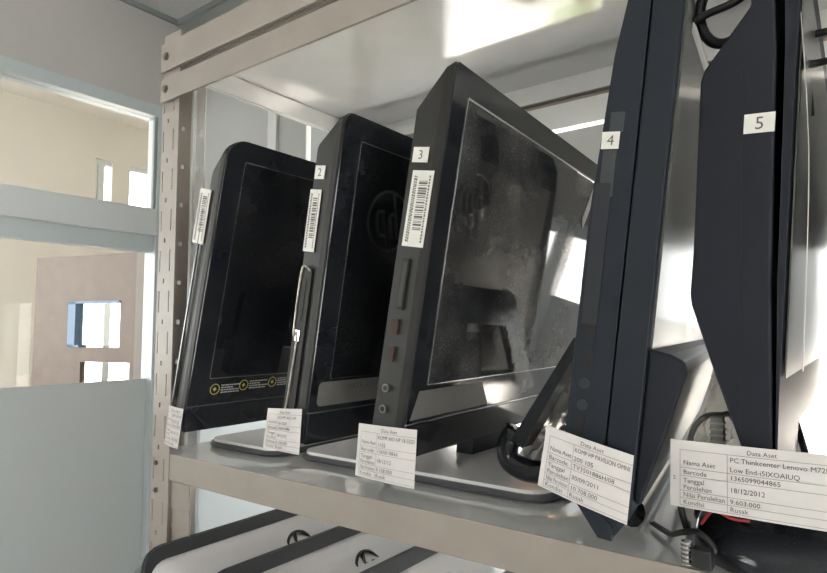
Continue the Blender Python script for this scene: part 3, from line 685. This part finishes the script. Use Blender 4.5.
# ------------------------------------------------------------------ paper asset cards taped to the computers
def card(quad, y, label, title, rows, num=None, curl=0.0):
    """quad: top-left, top-right, bottom-right, bottom-left as (x, z)"""
    TL, TR, BR, BL = [Vector((x, y, z)) for x, z in quad]; c = (TL+TR+BR+BL)/4
    def fn(s, t, d=0):           # s 0..1 rightward, t 0..1 upward
        p = BL*(1-s)*(1-t)+BR*s*(1-t)+TL*(1-s)*t+TR*s*t-c
        return Vector((p.x, p.y-d-curl*((1-t)**2)-.0015*math.sin(s*3.1), p.z))
    bm = bmesh.new(); n, k = 8, 5
    F = [[bm.verts.new(fn(i/n, j/k)) for j in range(k+1)] for i in range(n+1)]
    B = [[bm.verts.new(fn(i/n, j/k, -.0004)) for j in range(k+1)] for i in range(n+1)]
    for i in range(n):
        for j in range(k):
            bm.faces.new((F[i][j], F[i+1][j], F[i+1][j+1], F[i][j+1])); bm.faces.new((B[i][j], B[i][j+1], B[i+1][j+1], B[i+1][j]))
    for i in range(n):
        bm.faces.new((F[i][0], B[i][0], B[i+1][0], F[i+1][0])); bm.faces.new((F[i][k], F[i+1][k], B[i+1][k], B[i][k]))
    for j in range(k):
        bm.faces.new((F[0][j], F[0][j+1], B[0][j+1], B[0][j])); bm.faces.new((F[n][j], B[n][j], B[n][j+1], F[n][j+1]))
    o = bm_obj('asset_card', bm, M_PAPER); o.location = c; tag(o, label, 'card')
    wd = (TR-TL).length; ht = (TL-BL).length
    D = .0004
    bm = bmesh.new()
    def ln(s0, t0, s1, t1, wv):
        steps = 8 if abs(s1-s0) > .2 else 4
        if s0 != s1:
            h_ = wv/ht/2
            for i in range(steps):
                a, b = s0+(s1-s0)*i/steps, s0+(s1-s0)*(i+1)/steps
                bm.faces.new([bm.verts.new(fn(*q, D)) for q in ((a, t0-h_), (b, t0-h_), (b, t0+h_), (a, t0+h_))])
        else:
            h_ = wv/wd/2
            for i in range(steps):
                a, b = t0+(t1-t0)*i/steps, t0+(t1-t0)*(i+1)/steps
                bm.faces.new([bm.verts.new(fn(*q, D)) for q in ((s0-h_, a), (s0+h_, a), (s0+h_, b), (s0-h_, b))])
    ts = [.86, .595, .475, .255, .145, .035]
    lw = .00035
    for t in ts[:-1]: ln(.065, t, 1.0, t, lw)
    ln(.065, ts[-1], 1.0, ts[-1], lw); ln(.065, ts[-1], .065, .86, lw); ln(.36, ts[-1], .36, .86, lw)
    bm_obj('printed_lines', bm, M_INKG, o, recalc=False)
    bm = bmesh.new(); f = lambda x, y_: fn(x, y_, D)
    tz = .115; sq = ht/wd*1.0
    put_text(bm, title, .56, .885, tz*.8, f, 'c', sq)
    ys = (.64, .50, .385, .275, .17, .06)
    for (lab, lt, val, vt) in rows:
        if lab: put_text(bm, lab, .085, lt, tz*.85, f, 'l', sq, .26)
        if val: put_text(bm, val, .375, vt, tz*.85, f, 'l', sq, .60)
    if num: put_text(bm, num, .018, .40, tz*.75, f, 'l', sq)
    bm_obj('printed_text', bm, M_INK, o, recalc=False)
    return o
def rows(n1, n2, bc, dt, pr): return [('Nama Aset', .64, n1, .755), (None, 0, n2, .62), ('Barcode', .50, bc, .50), ('Tanggal', .375, None, 0), ('Perolehan', .275, dt, .33), ('Nilai Perolehan', .165, pr, .165), ('Kondisi', .055, 'Rusak', .055)]
card([(-.1135, 1.2898), (-.0115, 1.2898), (-.0125, 1.2425), (-.1150, 1.2432)], -.0050, 'wide white asset card reading Thinkcenter, taped on the thick black computer', 'Data Aset', rows('PC Thinkcenter Lenovo M72E', 'Low End-i5IXOAIUQ', '1365099044865', '18/12/2012', '9.603.000'), '5')
card([(-.1962, 1.2952), (-.1313, 1.2802), (-.1374, 1.2319), (-.2044, 1.2490)], -.0325, 'tilted white asset card reading Pavilion Omni on slate computer', 'Data Aset', rows('KOMP HP PAVILION OMNI', '200 105', 'TV3501886H/08', '30/09/2011', '10.708.000'))
card([(-.4134, 1.2733), (-.3402, 1.2735), (-.3438, 1.2185), (-.4183, 1.2209)], -.0040, 'white asset card hanging from the dusty pointed-corner computer', 'Data Aset', rows('KOMP AIO HP 18-5520', '1155', '1365018866', '18/12/12', '9.108.000'))
card([(-.554, 1.2775), (-.4973, 1.2808), (-.5011, 1.2307), (-.5617, 1.2323)], -.0040, 'small white asset card hanging from computer with worn chrome drive edge', 'Data Aset', rows('KOMP AIO HP', '18-5520', '136501886', '18/12/12', '9.108.000'))
card([(-.7557, 1.266), (-.7225, 1.2633), (-.7338, 1.210), (-.7651, 1.2143)], -.0050, 'narrow white asset card on the computer nearest the slotted post', 'Data Aset', rows('KOMP AIO HP', '18-5520', '136501886', '18/12/12', '9.108.000'))

# ------------------------------------------------------------------ plastic wrapping
def crumple(name, label, fn, nu, nv, amp, seed, m, cat='plastic bag'):
    rnd = random.Random(seed); bm = bmesh.new(); G = []
    off = [[Vector((rnd.gauss(0, amp), rnd.gauss(0, amp), rnd.gauss(0, amp))) for _ in range(nv+1)] for _ in range(nu+1)]
    for i in range(nu+1): G.append([bm.verts.new(Vector(fn(i/nu, j/nv))+off[i][j]) for j in range(nv+1)])
    for i in range(nu):
        for j in range(nv):
            if rnd.random() < .5: bm.faces.new((G[i][j], G[i+1][j], G[i+1][j+1])); bm.faces.new((G[i][j], G[i+1][j+1], G[i][j+1]))
            else: bm.faces.new((G[i][j], G[i+1][j], G[i][j+1])); bm.faces.new((G[i+1][j], G[i+1][j+1], G[i][j+1]))
    zmin = min(v.co.z for v in bm.verts)
    for v_ in bm.verts: v_.co.z = max(v_.co.z, 1.2015 if cat == 'plastic sheet' else 1.2135)
    if cat == 'plastic sheet':                      # drapes over the black base
        for v_ in bm.verts:
            if v_.co.x > -.120: v_.co.z = max(v_.co.z, 1.2385)
    o = bm_obj(name, bm, m, None, recalc=False); tag(o, label, cat); return o
def bag_fn(s, t):
    # a loose sleeve hung between the rear leg and the slate computer's back
    a = s*2*math.pi; x = -.292+.040*t; z = 1.226+.085*t
    return (x+.020*math.cos(a)*(1-.3*t), .155+.030*math.sin(a), z+.010*math.cos(a))
crumple('plastic_bag', 'crumpled clear plastic bag behind slate computer, on its rear leg', bag_fn, 20, 12, .0048, 4, M_FILM)
def sheet_fn(s, t):
    return (-.134+.059*s-.018*(1-t)+.022*t, .155+.05*s+.012*math.sin(5*s+3*t), 1.203+.132*t-.02*s*t)
crumple('plastic_sheet', 'creased clear plastic sheet hanging between slate and thick black computers', sheet_fn, 14, 16, .0022, 9, M_FILM2, 'plastic sheet')

# ------------------------------------------------------------------ cables and small bits
def cable(label, P, r, m, cat='cable'):
    o = tube('cable', P, r, m); tag(o, label, cat); return o
cable('grey cable looping out above the thick black computer card', [(-.116, .06, 1.262), (-.113, .06, 1.285), (-.104, .06, 1.298), (-.092, .062, 1.301), (-.082, .07, 1.297), (-.070, .085, 1.25), (-.068, .1, 1.2385)], .0022, M_GREYC)
cs = empty('cable_plug', (-.0905, .040, 1.2945)); tag(cs, 'small ribbed grey plug behind the thick black computer card', 'plug')
boxes('plug_body', [(-.0045, .0045, -.004, .004, -.05, .008)], mat('plug_grey', (.36, .35, .33), .5), cs, .001)
for k in range(6): boxes('rib', [(-.005, .005, -.0046, .0046, -.020+k*.0045, -.0185+k*.0045)], mat('plug_rib', (.5, .49, .46), .5), cs)
cable('thin black cable lying in front of the black rounded base', [(-.150, .075, 1.2042), (-.130, .05, 1.206), (-.115, .03, 1.215), (-.10, .012, 1.222), (-.090, .010, 1.212), (-.1015, -.0, 1.207)], .0024, M_CABLE)
cable('black cable bundled beside the tapered foot of slate computer', [(-.122, .11, 1.206), (-.113, .075, 1.232), (-.118, .05, 1.25), (-.120, .045, 1.232), (-.116, .05, 1.21), (-.125, .09, 1.2045)], .0026, M_CABLE)
cable('thin red wire under the wide white card', [(-.098, .01, 1.2295), (-.088, .0, 1.2425), (-.076, -.004, 1.2405), (-.066, .0, 1.2395)], .0011, mat('red_wire', (.35, .03, .03), .5), 'wire')
pl = empty('connector', (-.1055, -.003, 1.2035)); tag(pl, 'ridged metal-tipped connector standing at the shelf edge', 'connector')
bm = bmesh.new(); disc_bm(bm, (0, 0, 0), .0035, (0, 0, 1), .016, 14); bm_obj('shell', bm, M_TRIM, pl)
for k in range(5):
    bm = bmesh.new(); disc_bm(bm, (0, 0, .001+k*.003), .0039, (0, 0, 1), .0013, 14); bm_obj('ridge', bm, M_STEEL, pl)
boxes('plug_body', [(.0035, .017, -.005, .006, 0, .013)], M_CABLE, pl, .0015)
# coil of cable hanging over the top of computer 4/5
lp = [Vector((-.0745+.0205*math.cos(2*math.pi*k/40), .052+.004*math.sin(4*math.pi*k/40), 1.6205+.0255*math.sin(2*math.pi*k/40))) for k in range(40)]
bm = bmesh.new(); tube_bm(bm, lp, .0042, 8, True); bmesh.ops.remove_doubles(bm, verts=bm.verts, dist=1e-6)
tag(bm_obj('cable_loop', bm, M_CABLE, None, True), 'black cable coiled in a loop at the top of the sloping back', 'cable')
cable('black cable running between the tops of the two biggest computers', [(-.115, .04, 1.607), (-.09, .038, 1.615), (-.06, .036, 1.622), (-.04, .045, 1.66)], .0032, M_CABLE)
ms = boxes('metal_strip', [(-.002, .002, -.004, .004, -.034, .034)], mat('bright_metal', (.88, .87, .85), .35, metal=.5), None, .0006); ms.location = (-.0945, .040, 1.5955); ms.rotation_euler = (0, math.radians(-13), 0)
tag(ms, 'thin bright metal strip leaning beside the coiled cable', 'metal strip')
for k, z in enumerate((1.6135, 1.584)):
    e = .004+.009*k
    o = tube('cable', [(-.028, .121-.012*k, z), (-.014, .121-.012*k, z-.0003), (e-.006, .121-.012*k, z+.001), (e, .121-.012*k, z+.012), (e+.002, .121-.012*k, z+.06), (e+.002, .121-.012*k, 1.7725)], .0032, M_CABLE)
    tag(o, 'straight black cable, %s of the two behind the thick computer' % ('upper' if k == 0 else 'lower'), 'cable')
wd = tube('pen_plug', [(-.0275, .118, 1.582), (-.0262, .118, 1.560), (-.0258, .118, 1.543)], .0022, M_CABLE, n=4); tag(wd, 'small black plug dangling below the two straight black cables', 'plug')

# ------------------------------------------------------------------ silver machines on the shelf below
def lower_unit(x, label):
    O = (x, -.068, 1.100); l = math.radians(-34)
    h = Vector((0, 1, 0)); e = Vector((math.sin(l), 0, math.cos(l))); n = Vector((math.cos(l), 0, -math.sin(l)))
    mw = Matrix(((h.x, e.x, n.x, O[0]), (h.y, e.y, n.y, O[1]), (h.z, e.z, n.z, O[2]), (0, 0, 0, 1)))
    r = empty('silver_computer', mw=mw); tag(r, label, 'computer', 'silver computers on the lower shelf')
    W, H = .50, .40
    bm = bmesh.new(); R = (.02, .035, .035, .02)
    loft(bm, [[(a, b, -.032) for a, b in rrect(.008, W-.008, -H+.008, -.008, R, 6)], [(a, b, -.022) for a, b in rrect(0, W, -H, 0, R, 6)], [(a, b, -.003) for a, b in rrect(0, W, -H, 0, R, 6)], [(a, b, 0) for a, b in rrect(.003, W-.003, -H+.003, -.003, R, 6)]])
    bm_obj('mesh_rim', bm, M_MESH, r)
    # domed silver panel with a rim of mesh around it, wide along the top edge
    bm = bmesh.new(); L = []
    for k, d in ((0, -.001), (.004, .0045), (.012, .010), (.030, .020), (.060, .030), (.10, .036)):
        L.append([(a, b, d) for a, b in rrect(.005+k, W-.005-k, -H+.012+k, -.019-k*.8, max(.012, .030-k*.3), 6)])
    loft(bm, L, (False, True)); bm_obj('silver_panel', bm, mat('pale_silver_shell', (.84, .83, .85), .24, metal=.4), r, True)
    hp_logo(r, .215, -.068, .0255, .022, mat('dark_badge', (.06, .06, .065), .2, metal=.5), 1, 2.0)
    inv = mw.inverted(); zb = .6915
    Pb = mw @ Vector((0, -.40, -.02))
    bm = bmesh.new(); loft(bm, [[inv @ Vector((a, b, zb)) for a, b in rrect(Pb.x-.035, Pb.x+.03, .06, .40, .02, 4)], [inv @ Vector((a, b, zb+.06)) for a, b in rrect(Pb.x-.022, Pb.x+.008, .08, .38, .01, 4)]])
    bm_obj('foot', bm, M_CABLE, r)
    return r
names = ['silver-backed computer with black mesh rim beside the slotted post, under the shelf', 'silver-backed computer with black mesh rim, second from the slotted post under the shelf', 'silver-backed computer with black mesh rim, third from the slotted post under the shelf', 'silver-backed computer with black mesh rim, fourth from the slotted post under the shelf']
for k, nm in enumerate(names): lower_unit(-.717+k*.130, nm)
